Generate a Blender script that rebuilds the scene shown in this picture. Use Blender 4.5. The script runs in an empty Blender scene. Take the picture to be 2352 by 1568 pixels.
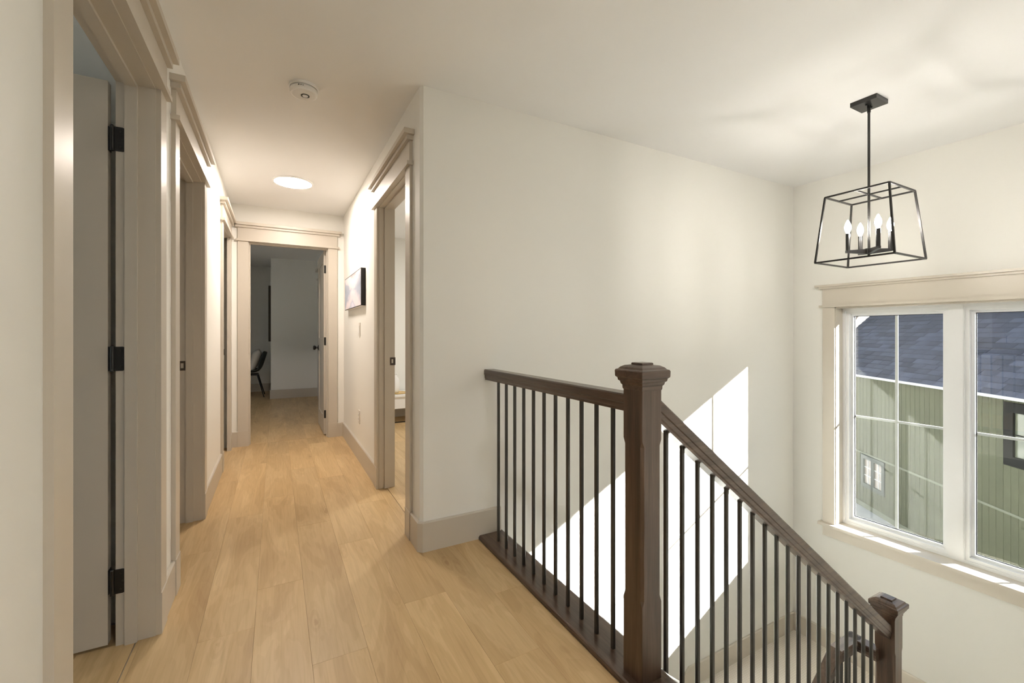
import bpy, bmesh, math, random
from mathutils import Vector, Matrix
random.seed(7)
S = bpy.context.scene
COL = S.collection

# ------------------------------------------------------------------ camera, sky, sun, exposure
cam_d = bpy.data.cameras.new('camera'); cam = bpy.data.objects.new('camera', cam_d); COL.objects.link(cam)
cam.location = (0, 0, 1.145); cam.rotation_euler = (math.radians(90), 0, math.radians(-28.4))
cam_d.sensor_width = 36; cam_d.lens = 1003 / 2352 * 36; cam_d.shift_y = -20 / 2352
cam_d.clip_start = 0.02; cam_d.clip_end = 300
S.camera = cam

SUN_DIR = Vector((-1, .53, -.5)).normalized()
W = bpy.data.worlds.new('world'); S.world = W; W.use_nodes = True
nt = W.node_tree; nt.nodes.clear()
sky = nt.nodes.new('ShaderNodeTexSky'); sky.sky_type = 'NISHITA'; sky.sun_disc = False
sky.sun_elevation = math.radians(23.8); sky.sun_rotation = math.radians(117.9)
sky.dust_density = 1.0; sky.air_density = 1.0
bg = nt.nodes.new('ShaderNodeBackground'); bg.inputs['Strength'].default_value = 0.10
wo = nt.nodes.new('ShaderNodeOutputWorld')
haze = nt.nodes.new('ShaderNodeBackground'); haze.inputs['Color'].default_value = (.80, .89, 1, 1); haze.inputs['Strength'].default_value = 0.55   # thin bright overcast veil
addw = nt.nodes.new('ShaderNodeAddShader')
nt.links.new(sky.outputs[0], bg.inputs['Color']); nt.links.new(bg.outputs[0], addw.inputs[0]); nt.links.new(haze.outputs[0], addw.inputs[1]); nt.links.new(addw.outputs[0], wo.inputs[0])
sd = bpy.data.lights.new('sun', 'SUN'); sd.energy = 36; sd.angle = math.radians(0.55); sd.color = (1, .985, .96)
sun = bpy.data.objects.new('sun_offscreen', sd); COL.objects.link(sun)
sun.rotation_euler = SUN_DIR.to_track_quat('-Z', 'Y').to_euler(); sun.location = (12, -4, 8)
HALL_LED = 92.0      # radiance of the round ceiling lights
ADDED_LED = 170.0
ROOM_LED = 110.0
BULB = 170.0
S.view_settings.view_transform = 'Standard'; S.view_settings.look = 'None'
S.view_settings.exposure = 0.68; S.view_settings.gamma = 1.0; S.view_settings.use_curve_mapping = False
try:
    S.cycles.use_denoising = True; S.cycles.use_light_tree = False
    S.cycles.max_bounces = 7; S.cycles.diffuse_bounces = 5; S.cycles.glossy_bounces = 3
    S.cycles.use_adaptive_sampling = True; S.cycles.adaptive_threshold = 0.035
    S.cycles.transparent_max_bounces = 12
    S.cycles.sample_clamp_indirect = 6.0
    S.cycles.caustics_reflective = False; S.cycles.caustics_refractive = False
except Exception:
    pass

# ------------------------------------------------------------------ materials
MATS = {}
def new_mat(name):
    m = bpy.data.materials.new(name); m.use_nodes = True
    m.node_tree.nodes.clear(); MATS[name] = m
    return m, m.node_tree
def pbsdf(nt, col=None, rough=.5, spec=.5, metal=0):
    b = nt.nodes.new('ShaderNodeBsdfPrincipled'); o = nt.nodes.new('ShaderNodeOutputMaterial')
    nt.links.new(b.outputs[0], o.inputs[0])
    if col: b.inputs['Base Color'].default_value = (*col, 1)
    b.inputs['Roughness'].default_value = rough
    b.inputs['Specular IOR Level'].default_value = spec
    b.inputs['Metallic'].default_value = metal
    return b
def node(nt, t, **kw):
    n = nt.nodes.new(t)
    for k, v in kw.items():
        if hasattr(n, k): setattr(n, k, v)
        else: n.inputs[k].default_value = v
    return n
def L(nt, a, b): nt.links.new(a, b)
def ramp(nt, fac, stops):
    r = nt.nodes.new('ShaderNodeValToRGB'); e = r.color_ramp.elements
    while len(e) < len(stops): e.new(.5)
    for i, (p, c) in enumerate(stops):
        e[i].position = p; e[i].color = (*c, 1) if len(c) == 3 else c
    L(nt, fac, r.inputs[0]); return r.outputs[0]
def bump(nt, b, h, strength, dist):
    n = node(nt, 'ShaderNodeBump', Strength=strength, Distance=dist); L(nt, h, n.inputs['Height']); L(nt, n.outputs[0], b.inputs['Normal'])
def mixc(nt, fac, a, b, mode='MIX'):
    n = nt.nodes.new('ShaderNodeMix'); n.data_type = 'RGBA'; n.blend_type = mode
    if isinstance(fac, (int, float)): n.inputs[0].default_value = fac
    else: L(nt, fac, n.inputs[0])
    for i, v in ((6, a), (7, b)):
        if isinstance(v, tuple): n.inputs[i].default_value = (*v, 1)
        else: L(nt, v, n.inputs[i])
    return n.outputs[2]

def paint(name, col, rough, bs=.05, scale=180, spec=.5, var=.02):
    m, nt = new_mat(name); b = pbsdf(nt, col, rough, spec)
    g = node(nt, 'ShaderNodeNewGeometry')
    if var:
        n2 = node(nt, 'ShaderNodeTexNoise', Scale=1.3, Detail=0 if var < .05 else 2); L(nt, g.outputs['Position'], n2.inputs['Vector'])
        c = ramp(nt, n2.outputs[0], [(.3, tuple(x * (1 - var) for x in col)), (.7, tuple(min(1, x * (1 + var)) for x in col))])
        L(nt, c, b.inputs['Base Color'])
    if bs >= .3:
        n = node(nt, 'ShaderNodeTexNoise', Scale=scale, Detail=3); L(nt, g.outputs['Position'], n.inputs['Vector'])
        bump(nt, b, n.outputs[0], bs, .002)
    return m
paint('wall_paint', (.86, .85, .805), .62, .12)
paint('ceiling_paint', (.93, .93, .925), .8, .2, 120)
paint('trim_paint', (.57, .52, .445), .36, .02)
paint('door_paint', (.57, .52, .445), .38, .02)
paint('white_plastic', (.92, .92, .91), .35, .0)
paint('vinyl_white', (.87, .88, .89), .28, .0)
paint('outer_wall', (.62, .60, .56), .8, .1)
paint('ground_pale', (.58, .565, .54), .9, .4, 8, var=.12)
paint('black_metal', (.012, .011, .010), .38, .02)
paint('plate_plastic', (.74, .71, .66), .4, 0)
paint('baluster_metal', (.030, .027, .021), .33, .04)
paint('bronze_metal', (.045, .028, .016), .35, .02)
paint('rubber_black', (.006, .006, .006), .6, 0)
paint('cushion_cream', (.78, .73, .66), .95, .6, 60)
paint('chair_grey', (.055, .06, .055), .75, .4, 220)
paint('bench_white', (.86, .85, .83), .7, .1)
paint('fascia_white', (.80, .80, .80), .5, 0)
paint('window_green', (.030, .038, .030), .5, 0)
paint('garage_flash', (.13, .135, .10), .6, 0)
paint('garage_frame_black', (.008, .008, .007), .7, 0, spec=.2)
paint('bark', (.16, .13, .11), .9, .6, 30)
paint('gold_metal', (.72, .50, .20), .3, 0)

def oak(name='oak'):
    m, nt = new_mat(name); b = pbsdf(nt, None, .36, .45)
    g = node(nt, 'ShaderNodeNewGeometry'); oi = node(nt, 'ShaderNodeObjectInfo')
    mp = node(nt, 'ShaderNodeMapping'); L(nt, g.outputs['Position'], mp.inputs['Vector'])
    cx = node(nt, 'ShaderNodeCombineXYZ')
    mm = node(nt, 'ShaderNodeMath', operation='MULTIPLY'); L(nt, oi.outputs['Random'], mm.inputs[0]); mm.inputs[1].default_value = 37.0
    L(nt, mm.outputs[0], cx.inputs[0]); L(nt, mm.outputs[0], cx.inputs[1]); L(nt, cx.outputs[0], mp.inputs['Location'])
    # broad cathedral figure
    m1 = node(nt, 'ShaderNodeMapping'); m1.inputs['Scale'].default_value = (5.0, .8, 1); L(nt, mp.outputs[0], m1.inputs['Vector'])
    n1 = node(nt, 'ShaderNodeTexNoise', Scale=1.6, Detail=3, Roughness=.5, Distortion=.6); L(nt, m1.outputs[0], n1.inputs['Vector'])
    m2 = node(nt, 'ShaderNodeMapping'); m2.inputs['Scale'].default_value = (26, 1.1, 1); L(nt, mp.outputs[0], m2.inputs['Vector'])
    n2 = node(nt, 'ShaderNodeTexNoise', Scale=4.0, Detail=5, Roughness=.6, Distortion=.4); L(nt, m2.outputs[0], n2.inputs['Vector'])
    # rings from the broad noise
    wv = node(nt, 'ShaderNodeMath', operation='MULTIPLY'); L(nt, n1.outputs[0], wv.inputs[0]); wv.inputs[1].default_value = 46
    sn = node(nt, 'ShaderNodeMath', operation='SINE'); L(nt, wv.outputs[0], sn.inputs[0])
    c0 = ramp(nt, n1.outputs[0], [(.30, (.52, .352, .172)), (.50, (.61, .428, .218)), (.72, (.685, .50, .272))])
    c1 = ramp(nt, n2.outputs[0], [(.30, (.80, .78, .74)), (.55, (1, 1, 1)), (.8, (1.0, 1.0, 1.0))])
    c = mixc(nt, .5, c0, c1, 'MULTIPLY')
    rr = ramp(nt, sn.outputs[0], [(.0, (.90, .88, .85)), (.35, (1, 1, 1)), (1, (1, 1, 1))])
    c = mixc(nt, .6, c, rr, 'MULTIPLY')
    # plank tone
    tone = ramp(nt, oi.outputs['Random'], [(0, (.92, .915, .91)), (.5, (1, .99, .98)), (1, (1.06, 1.06, 1.05))])
    c = mixc(nt, 1.0, c, tone, 'MULTIPLY')
    # knots and mineral streaks
    m3 = node(nt, 'ShaderNodeMapping'); m3.inputs['Scale'].default_value = (5.2, 1.35, 1); L(nt, mp.outputs[0], m3.inputs['Vector'])
    n4 = node(nt, 'ShaderNodeTexNoise', Scale=9, Detail=3); L(nt, mp.outputs[0], n4.inputs['Vector'])
    ad = mixc(nt, .12, m3.outputs[0], n4.outputs['Color'])
    vo = node(nt, 'ShaderNodeTexVoronoi', Scale=1.25); L(nt, ad, vo.inputs['Vector'])
    kn = ramp(nt, vo.outputs['Distance'], [(0, (.50, .40, .32)), (.022, (.70, .62, .54)), (.07, (.93, .91, .89)), (.20, (1, 1, 1))])
    c = mixc(nt, .7, c, kn, 'MULTIPLY')
    # growth rings around the knots
    fr = node(nt, 'ShaderNodeMath', operation='MULTIPLY'); L(nt, vo.outputs['Distance'], fr.inputs[0]); fr.inputs[1].default_value = 95
    s2 = node(nt, 'ShaderNodeMath', operation='SINE'); L(nt, fr.outputs[0], s2.inputs[0])
    rc = ramp(nt, s2.outputs[0], [(.0, (.84, .80, .75)), (.5, (1, 1, 1)), (1, (1, 1, 1))])
    mk = ramp(nt, vo.outputs['Distance'], [(.03, (.6, .6, .6)), (.24, (0, 0, 0))])
    c = mixc(nt, mk, c, mixc(nt, 1.0, c, rc, 'MULTIPLY'))
    L(nt, c, b.inputs['Base Color'])
    rg = ramp(nt, n2.outputs[0], [(.3, (.44,) * 3), (.7, (.34,) * 3)]); L(nt, rg, b.inputs['Roughness'])
    bump(nt, b, n2.outputs[0], .06, .002)
oak()

def darkwood(name, axis):
    m, nt = new_mat(name); b = pbsdf(nt, None, .36, .5)
    tc = node(nt, 'ShaderNodeTexCoord'); oi = node(nt, 'ShaderNodeObjectInfo')
    mp = node(nt, 'ShaderNodeMapping'); sc = [22.0, 22.0, 22.0]; sc[axis] = 1.6
    mp.inputs['Scale'].default_value = sc; L(nt, tc.outputs['Object'], mp.inputs['Vector'])
    n1 = node(nt, 'ShaderNodeTexNoise', Scale=1.3, Detail=6, Roughness=.62, Distortion=.7); L(nt, mp.outputs[0], n1.inputs['Vector'])
    mp2 = node(nt, 'ShaderNodeMapping'); sc = [140.0, 140.0, 140.0]; sc[axis] = 5
    mp2.inputs['Scale'].default_value = sc; L(nt, tc.outputs['Object'], mp2.inputs['Vector'])
    n2 = node(nt, 'ShaderNodeTexNoise', Scale=1.0, Detail=3, Roughness=.6); L(nt, mp2.outputs[0], n2.inputs['Vector'])
    c0 = ramp(nt, n1.outputs[0], [(.28, (.034, .019, .011)), (.48, (.078, .046, .029)), (.72, (.130, .082, .054))])
    c1 = ramp(nt, n2.outputs[0], [(.35, (.68, .66, .64)), (.6, (1, 1, 1))])
    L(nt, mixc(nt, .8, c0, c1, 'MULTIPLY'), b.inputs['Base Color'])
    bump(nt, b, n2.outputs[0], .12, .001); b.inputs['Coat Weight'].default_value = .3; b.inputs['Coat Roughness'].default_value = .16
for nm, ax in (('dark_wood_x', 0), ('dark_wood_y', 1), ('dark_wood_z', 2)): darkwood(nm, ax)

def carpet():
    m, nt = new_mat('carpet'); b = pbsdf(nt, (.77, .70, .61), .95, .1)
    g = node(nt, 'ShaderNodeNewGeometry')
    mp = node(nt, 'ShaderNodeMapping'); mp.inputs['Scale'].default_value = (1, 1, 0); L(nt, g.outputs['Position'], mp.inputs['Vector'])
    br = node(nt, 'ShaderNodeTexBrick'); br.offset = .5
    br.inputs['Scale'].default_value = 1.0; br.inputs['Brick Width'].default_value = .022; br.inputs['Row Height'].default_value = .015
    br.inputs['Mortar Size'].default_value = .0018; br.inputs['Mortar Smooth'].default_value = .5
    br.inputs['Color1'].default_value = (.88, .825, .75, 1); br.inputs['Color2'].default_value = (.855, .80, .72, 1); br.inputs['Mortar'].default_value = (.74, .665, .57, 1)
    L(nt, mp.outputs[0], br.inputs['Vector'])
    n = node(nt, 'ShaderNodeTexNoise', Scale=420, Detail=2); L(nt, g.outputs['Position'], n.inputs['Vector'])
    cc = ramp(nt, n.outputs[0], [(.3, (.88, .87, .86)), (.7, (1, 1, 1))])
    L(nt, mixc(nt, 1.0, br.outputs['Color'], cc, 'MULTIPLY'), b.inputs['Base Color'])
    bump(nt, b, n.outputs[0], .6, .004)
carpet()

def glass():
    m, nt = new_mat('window_glass')
    t = node(nt, 'ShaderNodeBsdfTransparent'); t.inputs[0].default_value = (.95, .965, .955, 1)
    gl = node(nt, 'ShaderNodeBsdfGlossy'); gl.inputs['Roughness'].default_value = .0
    mx = node(nt, 'ShaderNodeMixShader'); o = node(nt, 'ShaderNodeOutputMaterial')
    lw = node(nt, 'ShaderNodeLayerWeight', Blend=.5)
    pw = node(nt, 'ShaderNodeMath', operation='POWER'); L(nt, lw.outputs['Facing'], pw.inputs[0]); pw.inputs[1].default_value = 5.0
    ml = node(nt, 'ShaderNodeMath', operation='MULTIPLY_ADD'); L(nt, pw.outputs[0], ml.inputs[0]); ml.inputs[1].default_value = .9; ml.inputs[2].default_value = .045
    L(nt, ml.outputs[0], mx.inputs[0]); L(nt, t.outputs[0], mx.inputs[1]); L(nt, gl.outputs[0], mx.inputs[2]); L(nt, mx.outputs[0], o.inputs[0])
glass()
def emit(name, col, st):
    m, nt = new_mat(name); e = node(nt, 'ShaderNodeEmission', Strength=st); e.inputs[0].default_value = (*col, 1)
    o = node(nt, 'ShaderNodeOutputMaterial'); L(nt, e.outputs[0], o.inputs[0])
emit('led_warm', (1, .885, .79), HALL_LED)
emit('led_back', (1, .985, .96), ADDED_LED)
emit('led_room', (1, .97, .93), ROOM_LED)
emit('bulb_glow', (1, .94, .86), BULB)
def dark_pane():
    m, nt = new_mat('garage_glass'); b = pbsdf(nt, (.10, .11, .08), .04, .9)
dark_pane()
def reflect_tint_pane():
    m, nt = new_mat('garage_glass_pale'); b = pbsdf(nt, (.26, .22, .185), .08, .5)  # beige reflection of the house put into the pane's base colour
reflect_tint_pane()

def siding():
    m, nt = new_mat('siding_green'); b = pbsdf(nt, None, .7, .3)
    oi = node(nt, 'ShaderNodeObjectInfo'); tc = node(nt, 'ShaderNodeTexCoord')
    n = node(nt, 'ShaderNodeTexNoise', Scale=14, Detail=4); L(nt, tc.outputs['Object'], n.inputs['Vector'])
    c = ramp(nt, n.outputs[0], [(.3, (.066, .068, .042)), (.7, (.084, .087, .054))])
    t = ramp(nt, oi.outputs['Random'], [(0, (.92, .92, .92)), (1, (1.05, 1.05, 1.05))])
    L(nt, mixc(nt, 1.0, c, t, 'MULTIPLY'), b.inputs['Base Color']); bump(nt, b, n.outputs[0], .2, .004)
siding()
def shingle_mat():
    m, nt = new_mat('shingle_slate'); b = pbsdf(nt, None, .8, .3)
    oi = node(nt, 'ShaderNodeObjectInfo'); tc = node(nt, 'ShaderNodeTexCoord')
    n = node(nt, 'ShaderNodeTexNoise', Scale=6, Detail=2); L(nt, tc.outputs['Object'], n.inputs['Vector'])
    n2 = node(nt, 'ShaderNodeTexNoise', Scale=160, Detail=2); L(nt, tc.outputs['Object'], n2.inputs['Vector'])
    c = ramp(nt, n.outputs[0], [(.3, (.047, .051, .070)), (.7, (.070, .075, .098))])
    t = ramp(nt, oi.outputs['Random'], [(0, (.66, .66, .68)), (1, (1.34, 1.34, 1.38))])
    c = mixc(nt, 1.0, c, t, 'MULTIPLY')
    g = ramp(nt, n2.outputs[0], [(.35, (.75, .75, .75)), (.65, (1.2, 1.2, 1.2))])
    L(nt, mixc(nt, .8, c, g, 'MULTIPLY'), b.inputs['Base Color']); bump(nt, b, n2.outputs[0], .4, .004)
shingle_mat()
def canvas_print():
    m, nt = new_mat('canvas_print'); b = pbsdf(nt, None, .55, .3)
    tc = node(nt, 'ShaderNodeTexCoord'); sp = node(nt, 'ShaderNodeSeparateXYZ'); L(nt, tc.outputs['Generated'], sp.inputs[0])
    n = node(nt, 'ShaderNodeTexNoise', Scale=5, Detail=6, Roughness=.6); L(nt, tc.outputs['Generated'], n.inputs['Vector'])
    def mth(op, a, bb):
        q = node(nt, 'ShaderNodeMath', operation=op)
        for i, v in ((0, a), (1, bb)):
            if isinstance(v, (int, float)): q.inputs[i].default_value = v
            elif v is not None: L(nt, v, q.inputs[i])
        return q.outputs[0]
    nz = mth('MULTIPLY', mth('SUBTRACT', n.outputs[0], .5), .55)
    a = mth('ABSOLUTE', mth('SUBTRACT', sp.outputs[1], .48), 0)          # distance from the valley line
    up = mth('ADD', mth('ADD', sp.outputs[2], mth('MULTIPLY', a, -.9)), nz)   # ridge in the top half
    lo = mth('ADD', mth('ADD', sp.outputs[2], mth('MULTIPLY', a, 1.1)), nz)   # mirrored slope below
    top = ramp(nt, up, [(.22, (.36, .40, .48)), (.44, (.46, .48, .56)), (.54, (.74, .66, .68)), (.74, (.80, .71, .71)), (.92, (.42, .38, .40))])
    bot = ramp(nt, lo, [(.05, (.70, .67, .78)), (.18, (.48, .50, .60)), (.30, (.76, .67, .70)), (.52, (.74, .66, .70)), (.74, (.40, .44, .53))])
    f = ramp(nt, sp.outputs[2], [(.50, (0, 0, 0)), (.60, (1, 1, 1))])
    L(nt, mixc(nt, f, bot, top), b.inputs['Base Color'])
canvas_print()

# ------------------------------------------------------------------ mesh helpers
def finish(name, bm, mat, parent=None, bevel=0, smooth=False, local=False, seg=1):
    if bevel:
        bmesh.ops.bevel(bm, geom=[e for e in bm.edges if len(e.link_faces) == 2 and e.calc_face_angle(0) > .5], offset=bevel, segments=seg, affect='EDGES', clamp_overlap=True)
    bmesh.ops.recalc_face_normals(bm, faces=bm.faces[:])
    xs = [v.co for v in bm.verts]
    c = Vector(((min(v.x for v in xs) + max(v.x for v in xs)) / 2, (min(v.y for v in xs) + max(v.y for v in xs)) / 2, (min(v.z for v in xs) + max(v.z for v in xs)) / 2))
    for v in bm.verts: v.co -= c
    me = bpy.data.meshes.new(name); bm.to_mesh(me); bm.free()
    if smooth:
        for p in me.polygons: p.use_smooth = True
    me.materials.append(MATS[mat])
    o = bpy.data.objects.new(name, me); COL.objects.link(o); o.location = c
    attach(o, parent, local)
    return o
def attach(o, parent, local=False):
    if parent is None: return
    o.parent = parent
    if not local:
        # world-space coordinates: undo the parents' placement
        m = Matrix.Identity(4); p = parent
        chain = []
        while p is not None: chain.append(p); p = p.parent
        for p in reversed(chain):
            m = m @ p.matrix_parent_inverse @ Matrix.LocRotScale(p.location, p.rotation_euler, p.scale)
        o.matrix_parent_inverse = m.inverted()
def abox(bm, x0, x1, y0, y1, z0, z1):
    if x0 > x1: x0, x1 = x1, x0
    if y0 > y1: y0, y1 = y1, y0
    if z0 > z1: z0, z1 = z1, z0
    v = [bm.verts.new(p) for p in ((x0, y0, z0), (x1, y0, z0), (x1, y1, z0), (x0, y1, z0), (x0, y0, z1), (x1, y0, z1), (x1, y1, z1), (x0, y1, z1))]
    for f in ((3, 2, 1, 0), (4, 5, 6, 7), (0, 1, 5, 4), (1, 2, 6, 5), (2, 3, 7, 6), (3, 0, 4, 7)): bm.faces.new([v[i] for i in f])
def boxes(name, bs, mat, parent=None, bevel=0, **k):
    bm = bmesh.new()
    for b in bs: abox(bm, *b)
    return finish(name, bm, mat, parent, bevel, **k)
def box(name, b, mat, parent=None, bevel=0, **k): return boxes(name, [b], mat, parent, bevel, **k)
def prism(bm, pts, z0, z1):
    lo = [bm.verts.new((x, y, z0)) for x, y in pts]; hi = [bm.verts.new((x, y, z1)) for x, y in pts]
    n = len(pts)
    bm.faces.new(lo[::-1]); bm.faces.new(hi)
    for i in range(n): bm.faces.new((lo[i], lo[(i + 1) % n], hi[(i + 1) % n], hi[i]))
def prism_axis(bm, pts, a0, a1, axis):
    """polygon extruded along an axis: axis 0 -> pts are (y,z), 1 -> (x,z)"""
    def P(p, a): return (a, p[0], p[1]) if axis == 0 else (p[0], a, p[1])
    lo = [bm.verts.new(P(p, a0)) for p in pts]; hi = [bm.verts.new(P(p, a1)) for p in pts]
    n = len(pts); bm.faces.new(lo[::-1]); bm.faces.new(hi)
    for i in range(n): bm.faces.new((lo[i], lo[(i + 1) % n], hi[(i + 1) % n], hi[i]))
def loft(bm, rings, cap=True):
    vs = [[bm.verts.new(p) for p in r] for r in rings]; n = len(vs[0])
    for a, b in zip(vs, vs[1:]):
        for i in range(n): bm.faces.new((a[i], a[(i + 1) % n], b[(i + 1) % n], b[i]))
    if cap: bm.faces.new(vs[0][::-1]); bm.faces.new(vs[-1])
def lathe(bm, c, prof, n=32, axis='Z'):
    rings = []
    for r, h in prof:
        ring = []
        for i in range(n):
            a = 2 * math.pi * i / n; p, q = r * math.cos(a), r * math.sin(a)
            ring.append((c[0] + p, c[1] + q, c[2] + h) if axis == 'Z' else (c[0] + h, c[1] + p, c[2] + q) if axis == 'X' else (c[0] + q, c[1] + h, c[2] + p))
        rings.append(ring)
    loft(bm, rings)
def tube(bm, a, b, r0, r1=None, n=8):
    a, b = Vector(a), Vector(b); r1 = r0 if r1 is None else r1
    d = (b - a).normalized(); u = d.cross(Vector((0, 0, 1)) if abs(d.z) < .9 else Vector((1, 0, 0))).normalized(); w = d.cross(u)
    loft(bm, [[c + (u * math.cos(2 * math.pi * i / n) + w * math.sin(2 * math.pi * i / n)) * r for i in range(n)] for c, r in ((a, r0), (b, r1))])
def sbar(bm, a, b, s):
    """square bar from a to b of side s"""
    a, b = Vector(a), Vector(b); d = (b - a).normalized()
    u = d.cross(Vector((0, 0, 1)) if abs(d.z) < .9 else Vector((1, 0, 0))).normalized(); w = d.cross(u)
    h = s / 2
    loft(bm, [[c + u * i + w * j for i, j in ((-h, -h), (h, -h), (h, h), (-h, h))] for c in (a, b)])
def empty(name, loc=(0, 0, 0), rz=0):
    o = bpy.data.objects.new(name, None); COL.objects.link(o); o.location = loc; o.rotation_euler = (0, 0, rz)
    o.empty_display_size = .1
    return o
def tag(o, label, cat=None, group=None, kind=None):
    o['label'] = label
    if cat: o['category'] = cat
    if group: o['group'] = group
    if kind: o['kind'] = kind
    return o

# ------------------------------------------------------------------ levels and main dimensions
CEIL = 2.44
XL, XR = -.400, .665           # hall walls
YB, YE = 2.235, 5.17           # stair wall, hall end wall
XW = 4.06                      # window wall
LAND = -1.49; LOW = -2.98
WT = .115
NX0, NX1 = .99, 1.13           # nosing board
YS = -.05                      # south side of the stairwell
D1 = (1.282, 2.092); D2 = (2.468, 3.255); D3 = (4.375, 5.02); D4 = (2.485, 3.28); D5 = (-.240, .500)
HEAD = 2.064

# ------------------------------------------------------------------ structure: floor with planks
fl = boxes('floor', [(-3.3, NX0 + .06, -5, YB, -.30, -.006), (NX0 + .06, XW, -5, YS - WT, -.30, -.006), (-3.3, XR + .05, YB, YE + WT, -.30, -.006), (-2.0, XR + .05, YE + WT, 10.1, -.30, -.006), (XR + .05, XW, YB + .05, 10.1, -.30, -.006)], 'outer_wall')
tag(fl, 'light oak plank floor of the upstairs hall', 'floor', kind='structure')
def plank(x0, x1, y0, y1):
    bm = bmesh.new(); g = .0002; c = .0004
    x0 += g; x1 -= g; y0 += g; y1 -= g
    loft(bm, [[(x0, y0, -.006), (x1, y0, -.006), (x1, y1, -.006), (x0, y1, -.006)],
              [(x0, y0, -c), (x1, y0, -c), (x1, y1, -c), (x0, y1, -c)],
              [(x0 + c, y0 + c, 0), (x1 - c, y0 + c, 0), (x1 - c, y1 - c, 0), (x0 + c, y1 - c, 0)]])
    finish('plank', bm, 'oak', fl)
PW = .1835
def plank_field(x0, x1, y0, y1, seed, first=None):
    r = random.Random(seed); k0 = math.floor((x0 + .073) / PW); k1 = math.ceil((x1 + .073) / PW)
    for k in range(k0, k1):
        a, b = -.073 + k * PW, -.073 + (k + 1) * PW
        a, b = max(a, x0), min(b, x1)
        if b - a < .012: continue
        cuts = (first or {}).get(k)
        if cuts is None:
            y = y0 + r.uniform(.15, 1.25); cuts = []
            while y < y1 - .12: cuts.append(y); y += r.choice((1.22, 1.22, .92))
        ys = [y0] + [c for c in cuts if y0 + .05 < c < y1 - .05] + [y1]
        for p, q in zip(ys, ys[1:]): plank(a, b, p, q)
TH = .055   # threshold seam inside a doorway
CUTS = {-3: [-1.6, -.4, .8, 2.02], -2: [-2.1, -.89, .33, 1.55, 2.77, 3.99], -1: [-1.7, -.47, .75, 1.97, 3.19, 4.41], 0: [-1.41, -.19, 1.03, 2.25, 3.46, 4.68], 1: [-2.0, -.79, .43, 1.65, 2.87, 4.09],
        2: [-1.14, .08, 1.30, 2.52, 3.74, 4.96], 3: [-1.8, -.6, .62, 1.84, 3.06, 4.28], 4: [-1.5, -.25, 1.35, 3.3], 5: [-2.0, -.8, .9, 1.72], 6: [-1.2, .3, 1.5]}
plank_field(XL - TH, .6610, -2.6, YE + TH, 5, CUTS)          # hall, full length of the boards
plank_field(.6610, NX0 - .001, -2.6, YB, 3, CUTS)            # in front of the stair wall
plank_field(.6610, XR + TH, YB, YE + TH, 4, CUTS)            # strip under the right doorway
plank_field(-1.2, .68, YE + TH + .004, 9.85, 8)
plank_field(XR + TH + .004, 2.2, 2.36, 6.0, 11)
plank_field(-1.6, XL - TH - .004, 1.0, 2.25, 12)
plank_field(-1.0, XL - TH, 2.36, 3.3, 13)

# ------------------------------------------------------------------ ceiling and walls
ce = boxes('ceiling', [(-3.5, 4.4, -5.2, YE + WT, CEIL, CEIL + .2), (-2.1, 4.4, YE + WT, 10.2, CEIL, CEIL + .2)], 'ceiling_paint')
tag(ce, 'smooth white painted ceiling over hall and stairwell', 'ceiling', kind='structure')
JT = .019   # jamb thickness
def opening_wall(name, axis, face0, face1, a0, a1, ops, z0, z1, label, extra=None, mat='wall_paint', pocket=None):
    """wall slab running along 'axis' (y or x) with door openings"""
    bs = []; cur = a0
    def b(p, q, zz0, zz1): bs.append((face0, face1, p, q, zz0, zz1) if axis == 'y' else (p, q, face0, face1, zz0, zz1))
    for p, q in ops:
        b(cur, p - JT, z0, z1); b(p - JT, q + JT, HEAD + JT, z1); cur = q + JT
    if pocket:      # hollow end piece: two leaves of wall with the door pocket between them, closed above the door head
        for f0, f1 in ((face0, pocket[0]), (pocket[1], face1)): bs.append((f0, f1, cur, a1, z0, z1))
        bs.append((pocket[0], pocket[1], cur, a1, HEAD + JT, z1))
    else: b(cur, a1, z0, z1)
    bm = bmesh.new()
    for x in bs: abox(bm, *x)
    if extra: extra(bm)
    o = finish(name, bm, mat); return tag(o, label, 'wall', kind='structure')
opening_wall('wall_left', 'y', XL - WT, XL, -5, YE, [D1, D2, D3], -.3, CEIL, 'cream painted left wall of the hall with three doorways', pocket=(-.452, -.416))
CH = .016
def corner(bm):
    prism(bm, [(XR + CH, YB), (XR, YB + CH), (XR, YB + WT), (XR + WT, YB + WT), (XR + WT, YB)], -.3, CEIL)
opening_wall('wall_right', 'y', XR, XR + WT, YB + WT, YE, [D4], -.3, CEIL, 'cream painted right wall of the hall with chamfered corner', corner)
opening_wall('wall_end', 'x', YE, YE + WT, -3.3, XR + WT, [D5], -.3, CEIL, 'cream wall closing the far end of the hall')
ws = boxes('wall_stair', [(XR + WT, XW, YB, YB + WT, -3.2, CEIL), (-2.2, XR + WT, YB, YB + WT, -3.2, -.3)], 'wall_paint')
tag(ws, 'tall cream wall beside the stairwell where sunlight falls', 'wall', kind='structure')
WY0, WY1, WZ0, WZ1 = .493, 1.895, -.440, 1.345; wq = .012
ww = boxes('wall_window', [(XW, XW + .21, -5.1, WY0 - wq, -3.4, CEIL + .2), (XW, XW + .21, WY1 + wq, 10.1, -3.4, CEIL + .2), (XW, XW + .21, WY0 - wq, WY1 + wq, -3.4, WZ0 - wq), (XW, XW + .21, WY0 - wq, WY1 + wq, WZ1 + wq, CEIL + .2)], 'wall_paint')
tag(ww, 'cream wall with the white double window above the landing', 'wall', kind='structure')
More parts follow.
